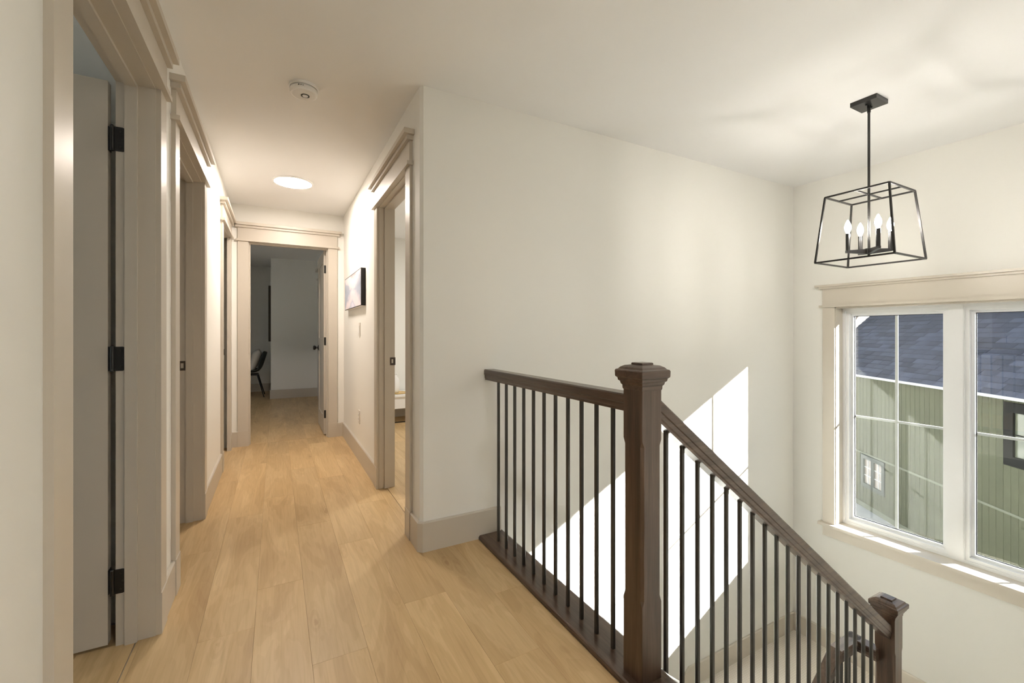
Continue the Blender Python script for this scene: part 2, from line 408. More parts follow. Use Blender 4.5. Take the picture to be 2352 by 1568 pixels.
# stairwell south wall, loft walls and lower storey shell
boxes('wall_south', [(NX0, XW, YS - WT, YS, -3.2, .92)], 'wall_paint')['kind'] = 'structure'
boxes('wall_back', [(-3.4, XW, -5.1, -5, -.3, CEIL)], 'wall_paint')['kind'] = 'structure'
boxes('wall_lower', [(-2.3, -2.2, YS - WT, YB, -3.2, -.3), (-2.2, NX0, YS - WT, YS, -3.2, -.3)], 'wall_paint')['kind'] = 'structure'
box('floor_lower', (-2.3, XW, YS - WT, YB + WT, LOW - .2, LOW), 'oak')['kind'] = 'structure'
# room behind doors 1 and 2
boxes('wall_bedroom', [(-3.4, -3.3, -5, .2, -.3, CEIL), (-3.4, -3.3, 1.6, YE + WT, -.3, CEIL), (-3.4, -3.3, .2, 1.6, -.3, .8), (-3.4, -3.3, .2, 1.6, 2.1, CEIL),
                       (-3.3, XL - WT, -.6, -.5, 0, CEIL), (-3.3, XL - WT, 2.26, 2.36, 0, CEIL), (-3.3, XL - WT, 4.2, 4.3, 0, CEIL), (-1.4, -1.3, 4.3, YE, 0, CEIL)], 'wall_paint')['kind'] = 'structure'
# end room
XB = .66
boxes('wall_study', [(-2.0, -1.9, YE + WT, 6.0, 0, CEIL), (-2.0, -1.9, 7.6, 9.85, 0, CEIL), (-2.0, -1.9, 6.0, 7.6, 0, .7), (-2.0, -1.9, 6.0, 7.6, 2.1, CEIL),
                     (-2.0, 4.06, 9.85, 9.97, 0, CEIL), (-.077, XB, 8.63, 9.85, 0, CEIL), (XB, XB + WT, YE + WT, 9.85, 0, CEIL)], 'wall_paint')['kind'] = 'structure'
# room behind door 4
boxes('wall_guest', [(XB + WT, XW, 6.0, 6.1, 0, CEIL)], 'wall_paint')['kind'] = 'structure'

# ------------------------------------------------------------------ baseboards
BH, BT = .155, .015
def base_run(bm, pts, z0=0, h=BH):
    """plan polygon with a small chamfered top: pts = list of (outer, inner) pairs along the run"""
    for (o0, i0), (o1, i1) in zip(pts, pts[1:]):
        q = .004
        def lerp(a, b, t): return (a[0] + (b[0] - a[0]) * t, a[1] + (b[1] - a[1]) * t)
        r0 = [(*o0, z0), (*o1, z0), (*i1, z0), (*i0, z0)]
        r1 = [(*o0, z0 + h - .006), (*o1, z0 + h - .006), (*i1, z0 + h - .006), (*i0, z0 + h - .006)]
        a0, a1 = lerp(o0, i0, .35), lerp(o1, i1, .35)
        r2 = [(*a0, z0 + h), (*a1, z0 + h), (*i1, z0 + h), (*i0, z0 + h)]
        loft(bm, [r0, r1, r2])
def baseboard(name, runs, label, z0=0):
    bm = bmesh.new()
    for r in runs: base_run(bm, r, z0)
    o = finish(name, bm, 'trim_paint'); o['kind'] = 'structure'; o['label'] = label; o['category'] = 'baseboard'
    return o
CW = .092; RV = .005    # casing width, reveal
def yrun(x, sgn, y0, y1): return [((x + sgn * BT, y0), (x, y0)), ((x + sgn * BT, y1), (x, y1))]
def xrun(y, sgn, x0, x1): return [((x0, y + sgn * BT), (x0, y)), ((x1, y + sgn * BT), (x1, y))]
E_ = RV + CW
baseboard('baseboard_left', [yrun(XL, 1, -5, D1[0] - E_), yrun(XL, 1, D1[1] + E_, D2[0] - E_), yrun(XL, 1, D2[1] + E_, D3[0] - E_), yrun(XL, 1, D3[1] + E_, YE)], 'taupe baseboard along the left hall wall')
c2 = CH + .006
baseboard('baseboard_right', [yrun(XR, -1, D4[1] + E_, YE),
    [((XR - BT, D4[0] - E_), (XR, D4[0] - E_)), ((XR - BT, YB - BT + c2), (XR, YB + CH)), ((XR - BT + c2, YB - BT), (XR + CH, YB)), ((NX1 + .0, YB - BT), (NX1 + .0, YB))]], 'taupe baseboard wrapping the hall corner to the stair railing')
baseboard('baseboard_end', [xrun(YE, -1, XL, D5[0] - E_), xrun(YE, -1, D5[1] + E_, XR)], 'short taupe baseboard pieces on the hall end wall')
baseboard('baseboard_landing', [xrun(YB, -1, 2.77, XW), yrun(XW, -1, YS, YB)], 'taupe baseboard around the carpeted stair landing', LAND)
baseboard('baseboard_study', [xrun(8.63, -1, -.077 - BT, XB), yrun(-.077, -1, 8.63, 9.85), xrun(9.85, -1, -1.9, -.077), yrun(XB, -1, YE + WT, 7.25)], 'grey taupe baseboard in the room beyond the far doorway')
baseboard('baseboard_guest', [xrun(6.0, -1, XB + WT, XW)], 'baseboard in the room behind the right doorway')

# ------------------------------------------------------------------ doors
def door_unit(num, mapf, a0, a1, label, stop_o, stop_w=.036, legs=(True, True), ov=(1, 1)):
    """mapf(a,o,z) -> world; a along the wall, o out of the wall towards the hall"""
    D = empty('door_%d' % num, mapf((a0 + a1) / 2, 0, 0)); tag(D, label, 'doorway', kind='structure')
    def bx(name, A0, A1, O0, O1, Z0, Z1, bev=.0015, mat='trim_paint'):
        p, q = mapf(A0, O0, Z0), mapf(A1, O1, Z1)
        return box(name, (p[0], q[0], p[1], q[1], p[2], q[2]), mat, D, bev)
    for a, s, on in ((a0, -1, legs[0]), (a1, 1, legs[1])):
        if num == 3 and s > 0:      # split jamb either side of the pocket
            bx('side_jamb', a, a + JT, -WT, -.052, 0, HEAD + JT); bx('side_jamb', a, a + JT, -.016, 0, 0, HEAD + JT)
        else: bx('side_jamb', a, a + s * JT, -WT, 0, 0, HEAD + JT)
        bx('door_stop', a, a - s * .011, stop_o, stop_o + stop_w, 0, HEAD - .011, .002)
        if on:
            bx('casing', a + s * RV, a + s * (RV + CW), 0, .016, BH, HEAD + RV)
            bx('plinth_block', a + s * (RV - .001), a + s * (RV + CW + .001), 0, .019, 0, BH, .002)
    bx('head_jamb', a0 - JT, a1 + JT, -WT, 0, HEAD, HEAD + JT)
    bx('head_stop', a0, a1, stop_o, stop_o + stop_w, HEAD - .011, HEAD, .002)
    A0, A1 = a0 - E_, a1 + E_
    bx('header_bead', A0 - .017 * ov[0], A1 + .017 * ov[1], 0, .034, HEAD + RV, HEAD + RV + .020, .003)
    bx('header_frieze', A0, A1, 0, .018, HEAD + RV + .020, 2.205)
    bx('crown_lower', A0 - .020 * ov[0], A1 + .020 * ov[1], 0, .036, 2.205, 2.228)
    bx('crown_upper', A0 - .040 * ov[0], A1 + .040 * ov[1], 0, .056, 2.228, 2.255, .002)
    return D, bx
mL = lambda a, o, z: (XL + o, a, z)
mR = lambda a, o, z: (XR - o, a, z)
mE = lambda a, o, z: (a, YE - o, z)
door1, bx1 = door_unit(1, mL, *D1, 'first left doorway with its door swung open on black hinges', -.088, ov=(1, .25))
door2, bx2 = door_unit(2, mL, *D2, 'second left doorway, open, with a black strike plate on its jamb', -.078)
door3, bx3 = door_unit(3, mL, *D3, 'narrow left pocket doorway in the corner with a dark slot in its jamb', -.105, .010)
door4, bx4 = door_unit(4, mR, *D4, 'open doorway in the right wall beside the picture', -.074)
door5, bx5 = door_unit(5, mE, *D5, 'open doorway at the end of the hall into a bedroom', -.074)

def leaf(parent, x0, x1, y0, y1, z0, z1, along, mat='door_paint'):
    """panel door: slab with two recessed panels on both faces"""
    bm = bmesh.new(); st = .115; t = .007
    if along == 'x': A0, A1, B0, B1 = x0, x1, y0, y1
    else: A0, A1, B0, B1 = y0, y1, x0, x1
    def b(a0, a1, b0, b1, c0, c1):
        abox(bm, *((a0, a1, b0, b1) if along == 'x' else (b0, b1, a0, a1)), c0, c1)
    b(A0, A0 + st, B0, B1, z0, z1); b(A1 - st, A1, B0, B1, z0, z1)
    for c0, c1 in ((z0, z0 + .2), (.93, 1.08), (z1 - .12, z1)): b(A0 + st, A1 - st, B0, B1, c0, c1)
    for c0, c1 in ((z0 + .2, .93), (1.08, z1 - .12)): b(A0 + st, A1 - st, B0 + t, B1 - t, c0, c1)
    return finish('door_leaf', bm, mat, parent)
HZ = (1.853, 1.050, .236)
# door 1: leaf swung 90 degrees into the room
lf1 = leaf(door1, -1.335, -.537, 2.093, 2.128, .012, HEAD - .004, 'x')
for z in HZ:
    bm = bmesh.new()
    # jamb plate with rounded corner, on the jamb face (facing -y)
    pts = [(-.519, z - .044), (-.495, z - .044), (-.489, z - .042), (-.486, z - .036), (-.486, z + .036), (-.489, z + .042), (-.495, z + .044), (-.519, z + .044)]
    prism_axis(bm, pts, 2.0885, 2.093, 1)
    # leaf plate on the edge of the open door (facing +x)
    abox(bm, -.538, -.5345, 2.0945, 2.124, z - .044, z + .044)
    h = finish('hinge', bm, 'black_metal', door1); h['label'] = 'black door hinge'
    bm = bmesh.new(); lathe(bm, (-.5235, 2.0855, z - .046), [(.0001, 0), (.0058, 0), (.0062, .002), (.0062, .090), (.004, .094), (.0001, .094)], 14)
    finish('hinge_pin', bm, 'black_metal', h, smooth=False)
    for dz, dx in ((.028, -.500), (0, -.494), (-.028, -.500)):
        bm = bmesh.new(); lathe(bm, (dx, 2.0872, z + dz), [(.0001, 0), (.0030, 0), (.0034, .0014), (.0034, .002), (.0001, .002)], 10, 'Y'); finish('screw', bm, 'baluster_metal', h)
# strike plates
def strike(parent, b, hole):
    x0, x1, y0, y1, z0, z1 = b; h0, h1, _, _, k0, k1 = hole
    p = boxes('strike_plate', [(x0, h0, y0, y1, z0, z1), (h1, x1, y0, y1, z0, z1), (h0, h1, y0, y1, z0, k0), (h0, h1, y0, y1, k1, z1)], 'bronze_metal', parent)
    p['label'] = 'dark bronze strike plate'; return p
strike(door2, (-.512, -.480, 3.2525, 3.2562, .918, .975), (-.503, -.489, 3.2518, 3.2530, .932, .962))
strike(door4, (.745, .784, 3.2775, 3.2812, .905, .962), (.755, .769, 3.2768, 3.2780, .919, .949))
# door 3: pocket doorway, the far jamb and the wall behind it are open between the two jamb strips
box('edge_pull', (-.4535, -.436, D3[1] - .008, D3[1] + .012, .93, .99), 'black_metal', door3, .002)
# door 5 leaf opened into the far room, hinged on the right jamb
lf5 = leaf(door5, .470, .505, YE + WT + .004, YE + WT + .004 + .73, .012, HEAD - .006, 'y')
for z in HZ:
    h = boxes('hinge', [(.473, .502, YE + WT + .001, YE + WT + .006, z - .044, z + .044)], 'black_metal', door5, .001)
    bm = bmesh.new(); lathe(bm, (.507, YE + WT - .002, z - .046), [(.0001, 0), (.006, 0), (.006, .092), (.0001, .092)], 10); finish('hinge_pin', bm, 'black_metal', h)
def knob(parent, x, y, z, s):
    bm = bmesh.new(); lathe(bm, (x, y, z), [(.0001, 0), (.032, 0), (.032, s * .006), (.012, s * .010), (.011, s * .028), (.024, s * .036), (.029, s * .048), (.024, s * .060), (.0001, s * .064)], 20, 'X')
    k = finish('door_knob', bm, 'black_metal', parent, smooth=False); return k
knob(lf5, .470, 5.955, .96, -1)
# closed door on the right wall of the far room
mS = lambda a, o, z: (XB - o, a, z)
D6 = empty('door_6', (XB, 7.85, 0)); tag(D6, 'cased doorway in the far bedroom behind its open door', 'doorway', kind='structure')
for a, s in ((7.45, -1), (8.22, 1)):
    box('casing', (XB - .018, XB, a, a + s * .092, 0, 2.055), 'trim_paint', D6, .0015)
box('header_frieze', (XB - .018, XB, 7.35, 8.32, 2.075, 2.20), 'trim_paint', D6, .0015)
box('header_bead', (XB - .034, XB, 7.34, 8.335, 2.055, 2.075), 'trim_paint', D6, .0015)
box('crown_upper', (XB - .056, XB, 7.32, 8.355, 2.20, 2.25), 'trim_paint', D6, .0015)
box('door_leaf', (XB - .010, XB + .01, 7.45, 8.22, .01, 2.055), 'door_paint', D6)

# ------------------------------------------------------------------ the big window
W1 = empty('window_1', (XW, (WY0 + WY1) / 2, WZ0)); tag(W1, 'white double casement window with taupe casing above the landing', 'window', kind='structure')
tp = 'trim_paint'
box('jamb_liner', (XW, XW + .105, WY1, WY1 + .012, WZ0, WZ1), tp, W1); box('jamb_liner', (XW, XW + .105, WY0 - .012, WY0, WZ0, WZ1), tp, W1)
box('head_liner', (XW, XW + .105, WY0, WY1, WZ1, WZ1 + .012), tp, W1)
CO = .089
for a, s in ((WY1 + .004, 1), (WY0 - .004, -1)): box('casing', (XW - .017, XW, a, a + s * CO, -.442, 1.358), tp, W1, .0015)
y0, y1 = WY0 - .004 - CO, WY1 + .004 + CO
box('header_bead', (XW - .032, XW, y0 - .022, y1 + .022, 1.356, 1.374), tp, W1, .003)
box('header_frieze', (XW - .019, XW, y0, y1, 1.374, 1.510), tp, W1, .0015)
box('crown_lower', (XW - .034, XW, y0 - .022, y1 + .022, 1.510, 1.526), tp, W1, .0015)
box('crown_upper', (XW - .052, XW, y0 - .045, y1 + .045, 1.526, 1.543), tp, W1, .002)
box('window_stool', (XW - .054, XW + .11, y0 - .022, y1 + .022, -.459, -.437), tp, W1, .004)
box('apron', (XW - .017, XW, y0, y1, -.548, -.462), tp, W1, .0015)
G1 = (1.286, 1.8385); G2 = (.570, 1.1224); GZ = (-.378, 1.2837); FX = XW + .105
FS = .040
boxes('window_frame', [(FX, FX + .085, WY0, G2[0] - FS, WZ0, WZ1), (FX, FX + .085, G1[1] + FS, WY1, WZ0, WZ1),
                       (FX, FX + .085, G2[0] - FS, G1[1] + FS, WZ0, GZ[0] - FS), (FX, FX + .085, G2[0] - FS, G1[1] + FS, GZ[1] + FS, WZ1)], 'vinyl_white', W1, .003)
box('mullion', (FX + .001, FX + .085, G2[1] + FS, G1[0] - FS, GZ[0] - FS, GZ[1] + FS), 'vinyl_white', W1, .003)
box('mullion_cover', (FX - .003, FX + .002, 1.168, 1.220, WZ0 + .004, WZ1 - .004), 'vinyl_white', W1, .0015)
for g in (G1, G2):
    a, b = g
    def ring4(x0, x1, e0, e1):      # rectangular ring between offsets e0 (outer) and e1 (inner) from the glass edge
        return [(x0, x1, a - e0, a - e1, GZ[0] - e0, GZ[1] + e0), (x0, x1, b + e1, b + e0, GZ[0] - e0, GZ[1] + e0),
                (x0, x1, a - e1, b + e1, GZ[0] - e0, GZ[0] - e1), (x0, x1, a - e1, b + e1, GZ[1] + e1, GZ[1] + e0)]
    s = boxes('sash', ring4(FX + .014, FX + .084, FS, .018), 'vinyl_white', W1, .002)
    boxes('glazing_bead', ring4(FX + .048, FX + .084, .018, 0), 'vinyl_white', s, .002)
    boxes('gasket', [(FX + .066, FX + .072, a, a + .004, *GZ), (FX + .066, FX + .072, b - .004, b, *GZ), (FX + .066, FX + .072, a, b, GZ[0], GZ[0] + .004), (FX + .066, FX + .072, a, b, GZ[1] - .004, GZ[1])], 'rubber_black', s)
    box('pane', (FX + .070, FX + .0701, a - .003, b + .003, GZ[0] - .003, GZ[1] + .003), 'window_glass', W1)
    m = (a + b) / 2; zm = (GZ[0] + GZ[1]) / 2
    box('muntin_upright', (FX + .0735, FX + .0815, m - .009, m + .009, *GZ), 'vinyl_white', W1, .002)
    for p, q in ((a, m - .009), (m + .009, b)): box('muntin_bar', (FX + .0735, FX + .0815, p, q, zm - .009, zm + .009), 'vinyl_white', W1, .002)

# ------------------------------------------------------------------ landing and stair flights
RUN, RISE = .2406, .18625
SLOPE = .775
ld = boxes('floor_landing', [(2.795, XW, YS, YB, LAND - .25, LAND)], 'carpet'); tag(ld, 'cream carpeted half landing below the window', 'landing', kind='structure')
st = empty('staircase', (1.13, .5, 0)); tag(st, 'carpeted upper flight going down from the hall to the landing', 'stairs', kind='structure')
for k in range(1, 8):
    x = NX1 + (k - 1) * .238
    boxes('stair_step', [(x, x + .262 if k < 7 else 2.80, YS, 1.02, -k * RISE - .04, -k * RISE), (x + .0, x + .02, YS, 1.02, -k * RISE - .04, -(k - 1) * RISE - .002)], 'carpet', st, .006)
st2 = empty('lower_staircase', (2.79, 1.7, LAND)); tag(st2, 'carpeted lower flight going down from the landing beside the sunlit wall', 'stairs', kind='structure')
for k in range(1, 8):
    x = 2.795 - (k - 1) * RUN
    boxes('stair_step', [(x - RUN - .025, x, 1.17, YB, LAND - k * RISE - .04, LAND - k * RISE), (x - .02, x, 1.17, YB, LAND - k * RISE - .04, LAND - (k - 1) * RISE - .002)], 'carpet', st2, .008)
# sloping skirt board on the stair wall
bm = bmesh.new(); zz = LAND + BH
prism_axis(bm, [(2.77, LAND - .05), (2.77, zz), (2.70, zz), (1.1, zz - 1.6 * SLOPE), (1.1, zz - 1.6 * SLOPE - .40), (2.5, LAND - .40)], YB - .0149, YB, 1)
sk = finish('trim_1', bm, 'trim_paint'); tag(sk, 'sloping taupe skirt board down the lower flight', 'trim', kind='structure')

# ------------------------------------------------------------------ railings
RAILP = [(-.024, 0), (-.024, .008), (-.027, .013), (-.0275, .022), (-.0275, .027), (-.031, .030), (-.031, .054), (-.028, .059), (.028, .059), (.031, .054), (.031, .030), (.0275, .027), (.0275, .022), (.027, .013), (.024, .008), (.024, 0)]
def newel(name, parent, cx, cy, zoff, zbase):
    bm = bmesh.new()
    def ring(h, c, z):
        return [(cx - h + c, cy - h, z), (cx + h - c, cy - h, z), (cx + h, cy - h + c, z), (cx + h, cy + h - c, z), (cx + h - c, cy + h, z), (cx - h + c, cy + h, z), (cx - h, cy + h - c, z), (cx - h, cy - h + c, z)]
    h = .043
    loft(bm, [ring(h, .0015, zbase), ring(h, .0015, zoff + .268), ring(h, .009, zoff + .287), ring(h, .009, zoff + .778), ring(h, .0015, zoff + .797), ring(h, .0015, zoff + .985)])
    o = finish(name, bm, 'dark_wood_z', parent)
    bm = bmesh.new()
    rs = [(.0432, .958), (.0450, .962), (.0455, .972), (.0490, .976), (.0510, .984), (.0555, .988), (.0570, .996), (.0615, 1.000), (.0625, 1.003), (.0630, 1.020), (.0610, 1.024), (.0555, 1.026), (.050, 1.0325), (.040, 1.038), (.0250, 1.0405), (.0250, 1.0450), (.023, 1.047)]
    loft(bm, [ring(r, .0008, zoff + z) for r, z in rs])
    c = finish('post_cap', bm, 'dark_wood_x', o); c['label'] = 'moulded square post cap with raised centre'
    return o
def baluster(parent, x, y, z0, z1, sh=True):
    bm = bmesh.new(); s = .0066
    def sq(h, z): 
        c = .0016
        return [(x - h + c, y - h, z), (x + h - c, y - h, z), (x + h, y - h + c, z), (x + h, y + h - c, z), (x + h - c, y + h, z), (x - h + c, y + h, z), (x - h, y + h - c, z), (x - h, y - h + c, z)]
    loft(bm, [sq(s, z0), sq(s, z1)])
    return finish('baluster', bm, 'baluster_metal', parent)
NC = (1.066, 1.066)
GR = empty('guard_railing', (1.06, 1.65, 0)); tag(GR, 'level dark wood guard railing with black metal balusters at the hall edge', 'railing')
# nosing board under the balusters, rounded hall-side edge
bm = bmesh.new()
prism_axis(bm, [(NX0, 0), (NX0, .010), (NX0 + .003, .016), (NX0 + .009, .020), (NX1 + .004, .020), (NX1 + .014, .014), (NX1 + .014, -.012), (NX1, -.02), (NX0 + .04, -.02), (NX0 + .03, 0)], 1.012, YB - .0005, 1)
finish('base_board', bm, 'dark_wood_y', GR)['label'] = 'dark stained board under the balusters'
bm = bmesh.new()
prism_axis(bm, [(NX0, 0), (NX0, .010), (NX0 + .003, .016), (NX0 + .009, .020), (NX1 + .004, .020), (NX1 + .014, .014), (NX1 + .014, -.012), (NX1, -.02), (NX0 + .04, -.02), (NX0 + .03, 0)], YS, 1.012, 1)
tn = finish('stair_nosing', bm, 'dark_wood_y', st)
for i in range(11): baluster(GR, 1.059, 1.200 + .0912 * i, .0195, .884)
bm = bmesh.new(); prism_axis(bm, [(1.061 + w, .881 + z) for w, z in RAILP], 1.10, YB, 1)
finish('handrail', bm, 'dark_wood_y', GR)
newel('newel_post', GR, NC[0], NC[1], 0, .005)

SR = empty('stair_railing', (1.9, NC[1], -.6)); tag(SR, 'sloping dark wood stair railing descending to the lower newel post', 'railing')
def rake_rail(bm, x0, z0, x1, z1, y):
    k = 1.265
    loft(bm, [[(x, y + w, z + (h - .059) * k) for w, h in RAILP] for x, z in ((x0, z0), (x1, z1))])
zt = lambda x: .920 - SLOPE * (x - 1.124)
bm = bmesh.new(); rake_rail(bm, 1.10, zt(1.10), 2.765, zt(2.765), NC[1]); finish('handrail', bm, 'dark_wood_x', SR)
capz = lambda x: .000 - SLOPE * (x - 1.13)
for i in range(19):
    x = 1.176 + .0801 * i
    baluster(SR, x, NC[1], capz(x) - .01, zt(x) - .070)
    bm = bmesh.new(); zz = zt(x) - .0745   # wooden-plug shoe under the rail
newel('newel_post', SR, 2.80, NC[1], -1.273, LAND - .02)
bm = bmesh.new()
prism_axis(bm, [(1.125, capz(1.125)), (2.76, capz(2.76)), (2.76, capz(2.76) - .035), (1.125, capz(1.125) - .035)], NC[1] - .062, NC[1] + .062, 1)
finish('stringer_cap', bm, 'dark_wood_x', SR, .002)
bm = bmesh.new()
prism_axis(bm, [(NX1, -.03), (2.76, capz(2.76) - .03), (2.76, LAND - .2), (2.5, LAND - .2), (NX1, -.6)], NC[1] - .046, NC[1] + .046, 1)
tr2 = finish('trim_2', bm, 'wall_paint'); tag(tr2, 'white stringer wall under the sloping stair railing', 'trim', kind='structure')

LR = empty('lower_railing', (2.7, 1.2, LAND)); tag(LR, 'low dark handrail turning down the lower flight behind the lower newel', 'railing')
bm = bmesh.new(); prism_axis(bm, [(2.755 + w, -.556 + h) for w, h in RAILP], 1.09, 1.232, 1); finish('handrail_return', bm, 'dark_wood_y', LR)
bm = bmesh.new(); LX = 2.565
k = 1.265
loft(bm, [[(x, 1.199 + w, z + (h - .059) * kk) for w, h in RAILP] for x, z, kk in ((2.788, -.497, 1), (LX, -.497, 1.12), (1.35, -.497 - (LX - 1.35) * .80, 1.28))])
finish('handrail', bm, 'dark_wood_x', LR)
for i in range(16):
    x = 2.70 - .0801 * i
    top = -.497 - max(0, LX - x) * .80
    baluster(LR, x, 1.199, top - .95 if x > LX else top - .95, top - .05)
bm = bmesh.new()
prism_axis(bm, [(2.79, LAND), (2.79, LAND + .035), (2.58, LAND + .035), (1.3, LAND + .035 - 1.28 * .80), (1.3, LAND - .02 - 1.28 * .80), (2.58, LAND)], 1.15, 1.25, 1)
finish('stringer_cap', bm, 'dark_wood_x', LR)

# ------------------------------------------------------------------ pendant lantern
PL = empty('pendant_lantern', (2.92, 1.2, CEIL)); tag(PL, 'black open-cage pendant lantern with four lit candle bulbs over the stairwell', 'pendant light')
pc = (2.92, 1.2); bmt = 'black_metal'
box('canopy', (pc[0] - .066, pc[0] + .066, pc[1] - .062, pc[1] + .062, CEIL - .024, CEIL), bmt, PL, .002)
for dx in (-.028, .028):
    bm = bmesh.new(); lathe(bm, (pc[0] + dx, pc[1], CEIL - .032), [(.0001, 0), (.005, .001), (.006, .009)], 10); finish('canopy_nut', bm, bmt, PL)
bm = bmesh.new(); lathe(bm, (*pc, CEIL - .064), [(.0001, 0), (.008, 0), (.0085, .012), (.0085, .042), (.0001, .042)], 14); finish('swivel', bm, bmt, PL)
bm = bmesh.new(); tube(bm, (*pc, CEIL - .062), (*pc, 1.575), .0062, n=12); finish('rod', bm, bmt, PL)
ZT, ZBt, HT, HB = 1.919, 1.547, .149, .184
def sqc(h, z): return [(pc[0] + i * h, pc[1] + j * h, z) for i, j in ((-1, -1), (1, -1), (1, 1), (-1, 1))]
for nm, h, z in (('top_frame', HT, ZT), ('bottom_frame', HB, ZBt)):
    bm = bmesh.new(); q = sqc(h, z)
    for i in range(4): sbar(bm, q[i], q[(i + 1) % 4], .0085)
    finish(nm, bm, bmt, PL)
for a, b in zip(sqc(HT, ZT), sqc(HB, ZBt)):
    bm = bmesh.new(); sbar(bm, a, b, .0088); finish('upright', bm, bmt, PL)
bm = bmesh.new(); sbar(bm, (pc[0] - HT, pc[1], ZT), (pc[0] + HT, pc[1], ZT), .0075); finish('crossbar', bm, bmt, PL)
bm = bmesh.new(); sbar(bm, (pc[0], pc[1] - HT, ZT), (pc[0], pc[1] + HT, ZT), .0075); finish('crossbar', bm, bmt, PL)
ZA = 1.600
bm = bmesh.new(); lathe(bm, (*pc, ZA - .028), [(.0001, 0), (.005, .002), (.005, .012), (.019, .014), (.019, .044), (.010, .046), (.0001, .046)], 16); finish('hub', bm, bmt, PL)
Q = math.sqrt(.5)
for dx, dy in ((Q, Q), (-Q, Q), (Q, -Q), (-Q, -Q)):
    bm = bmesh.new(); r = .100
    a = Vector((pc[0] + dx * .012, pc[1] + dy * .012, ZA)); b = Vector((pc[0] + dx * (r + .010), pc[1] + dy * (r + .010), ZA + .004))
    d = (b - a).normalized(); u = Vector((-dy, dx, 0)); w = Vector((0, 0, 1))
    loft(bm, [[c + u * i + w * j for i, j in ((-hw, -hh), (hw, -hh), (hw, hh), (-hw, hh))] for c, hw, hh in ((a, .009, .014), (b, .0085, .0065))])
    finish('arm', bm, bmt, PL, .0012)
    c = (pc[0] + dx * r, pc[1] + dy * r)
    bm = bmesh.new(); lathe(bm, (*c, ZA + .006), [(.0001, 0), (.0105, 0), (.0105, .100), (.0085, .101), (.0001, .101)], 16); sl = finish('candle_sleeve', bm, bmt, PL)
    bm = bmesh.new(); lathe(bm, (*c, ZA + .105), [(.0001, 0), (.0065, .0), (.0075, .006), (.0125, .018), (.0160, .032), (.0155, .042), (.0120, .056), (.0070, .068), (.003, .076), (.0001, .079)], 18)
    bl = finish('bulb', bm, 'bulb_glow', PL, smooth=True); bl['label'] = 'glowing candle bulb'

# ------------------------------------------------------------------ ceiling lights and smoke alarm
def led(x, y, r, mat, label, prefix=''):
    off = '_offscreen' if prefix else ''
    t = empty(prefix + 'ceiling_light' + off, (x, y, CEIL)); tag(t, label, 'ceiling light')
    bm = bmesh.new(); lathe(bm, (x, y, CEIL), [(.0001, 0), (r, 0), (r, -.006), (r - .006, -.012), (r - .013, -.012), (r - .013, -.008), (.0001, -.008)], 48); finish('trim_ring', bm, 'white_plastic', t)
    bm = bmesh.new(); lathe(bm, (x, y, CEIL), [(.0001, -.009), (r - .0135, -.009), (r - .015, -.0115), (.0001, -.0135)], 48); finish(prefix + 'diffuser' + off, bm, mat, t)
led(.130, 4.19, .158, 'led_warm', 'round flat lit ceiling light in the hall beyond the smoke alarm')
# the room behind the right doorway and the camera's side of the hall are visibly lit: a guest room ceiling light and an added loft light, out of the picture
led(1.0, -2.0, .158, 'led_back', 'round flat ceiling light in the loft behind the stairwell', prefix='loft_')  # lamp added for the light behind the camera, whose real source is unseen
led(2.2, 4.2, .158, 'led_room', 'round flat ceiling light of the guest room', prefix='guest_')
SA = empty('smoke_alarm', (.130, 2.53, CEIL)); tag(SA, 'white round smoke alarm on the hall ceiling', 'smoke alarm')
c = (.130, 2.545, CEIL)
bm = bmesh.new(); lathe(bm, c, [(.0001, 0), (.072, 0), (.072, -.010), (.068, -.013), (.060, -.013), (.060, -.005), (.0001, -.005)], 40); finish('mounting_base', bm, 'white_plastic', SA)
bm = bmesh.new(); lathe(bm, c, [(.0001, -.006), (.058, -.006), (.058, -.018), (.066, -.018), (.067, -.034), (.063, -.042), (.056, -.045), (.0001, -.046)], 40); finish('body', bm, 'white_plastic', SA)
bm = bmesh.new(); lathe(bm, (c[0] + .006, c[1], CEIL - .0455), [(.0001, 0), (.021, 0), (.021, -.0015), (.0195, -.0015), (.0195, -.0006), (.017, -.0006), (.017, -.0015), (.0155, -.0015), (.0155, -.0005), (.0001, -.0005)], 30)
finish('button_ring', bm, 'chair_grey', SA)
bm = bmesh.new(); lathe(bm, (c[0] + .006, c[1], CEIL - .0455), [(.0001, 0), (.0145, 0), (.0135, -.003), (.008, -.0045), (.0001, -.005)], 24); finish('test_button', bm, 'white_plastic', SA)
for i in range(3): box('vent_slot', (c[0] - .030 + i * .010, c[0] - .024 + i * .010, c[1] - .0668, c[1] - .060, CEIL - .026, CEIL - .0235), 'chair_grey', SA)  # small dark bars for the printed text marks on the alarm

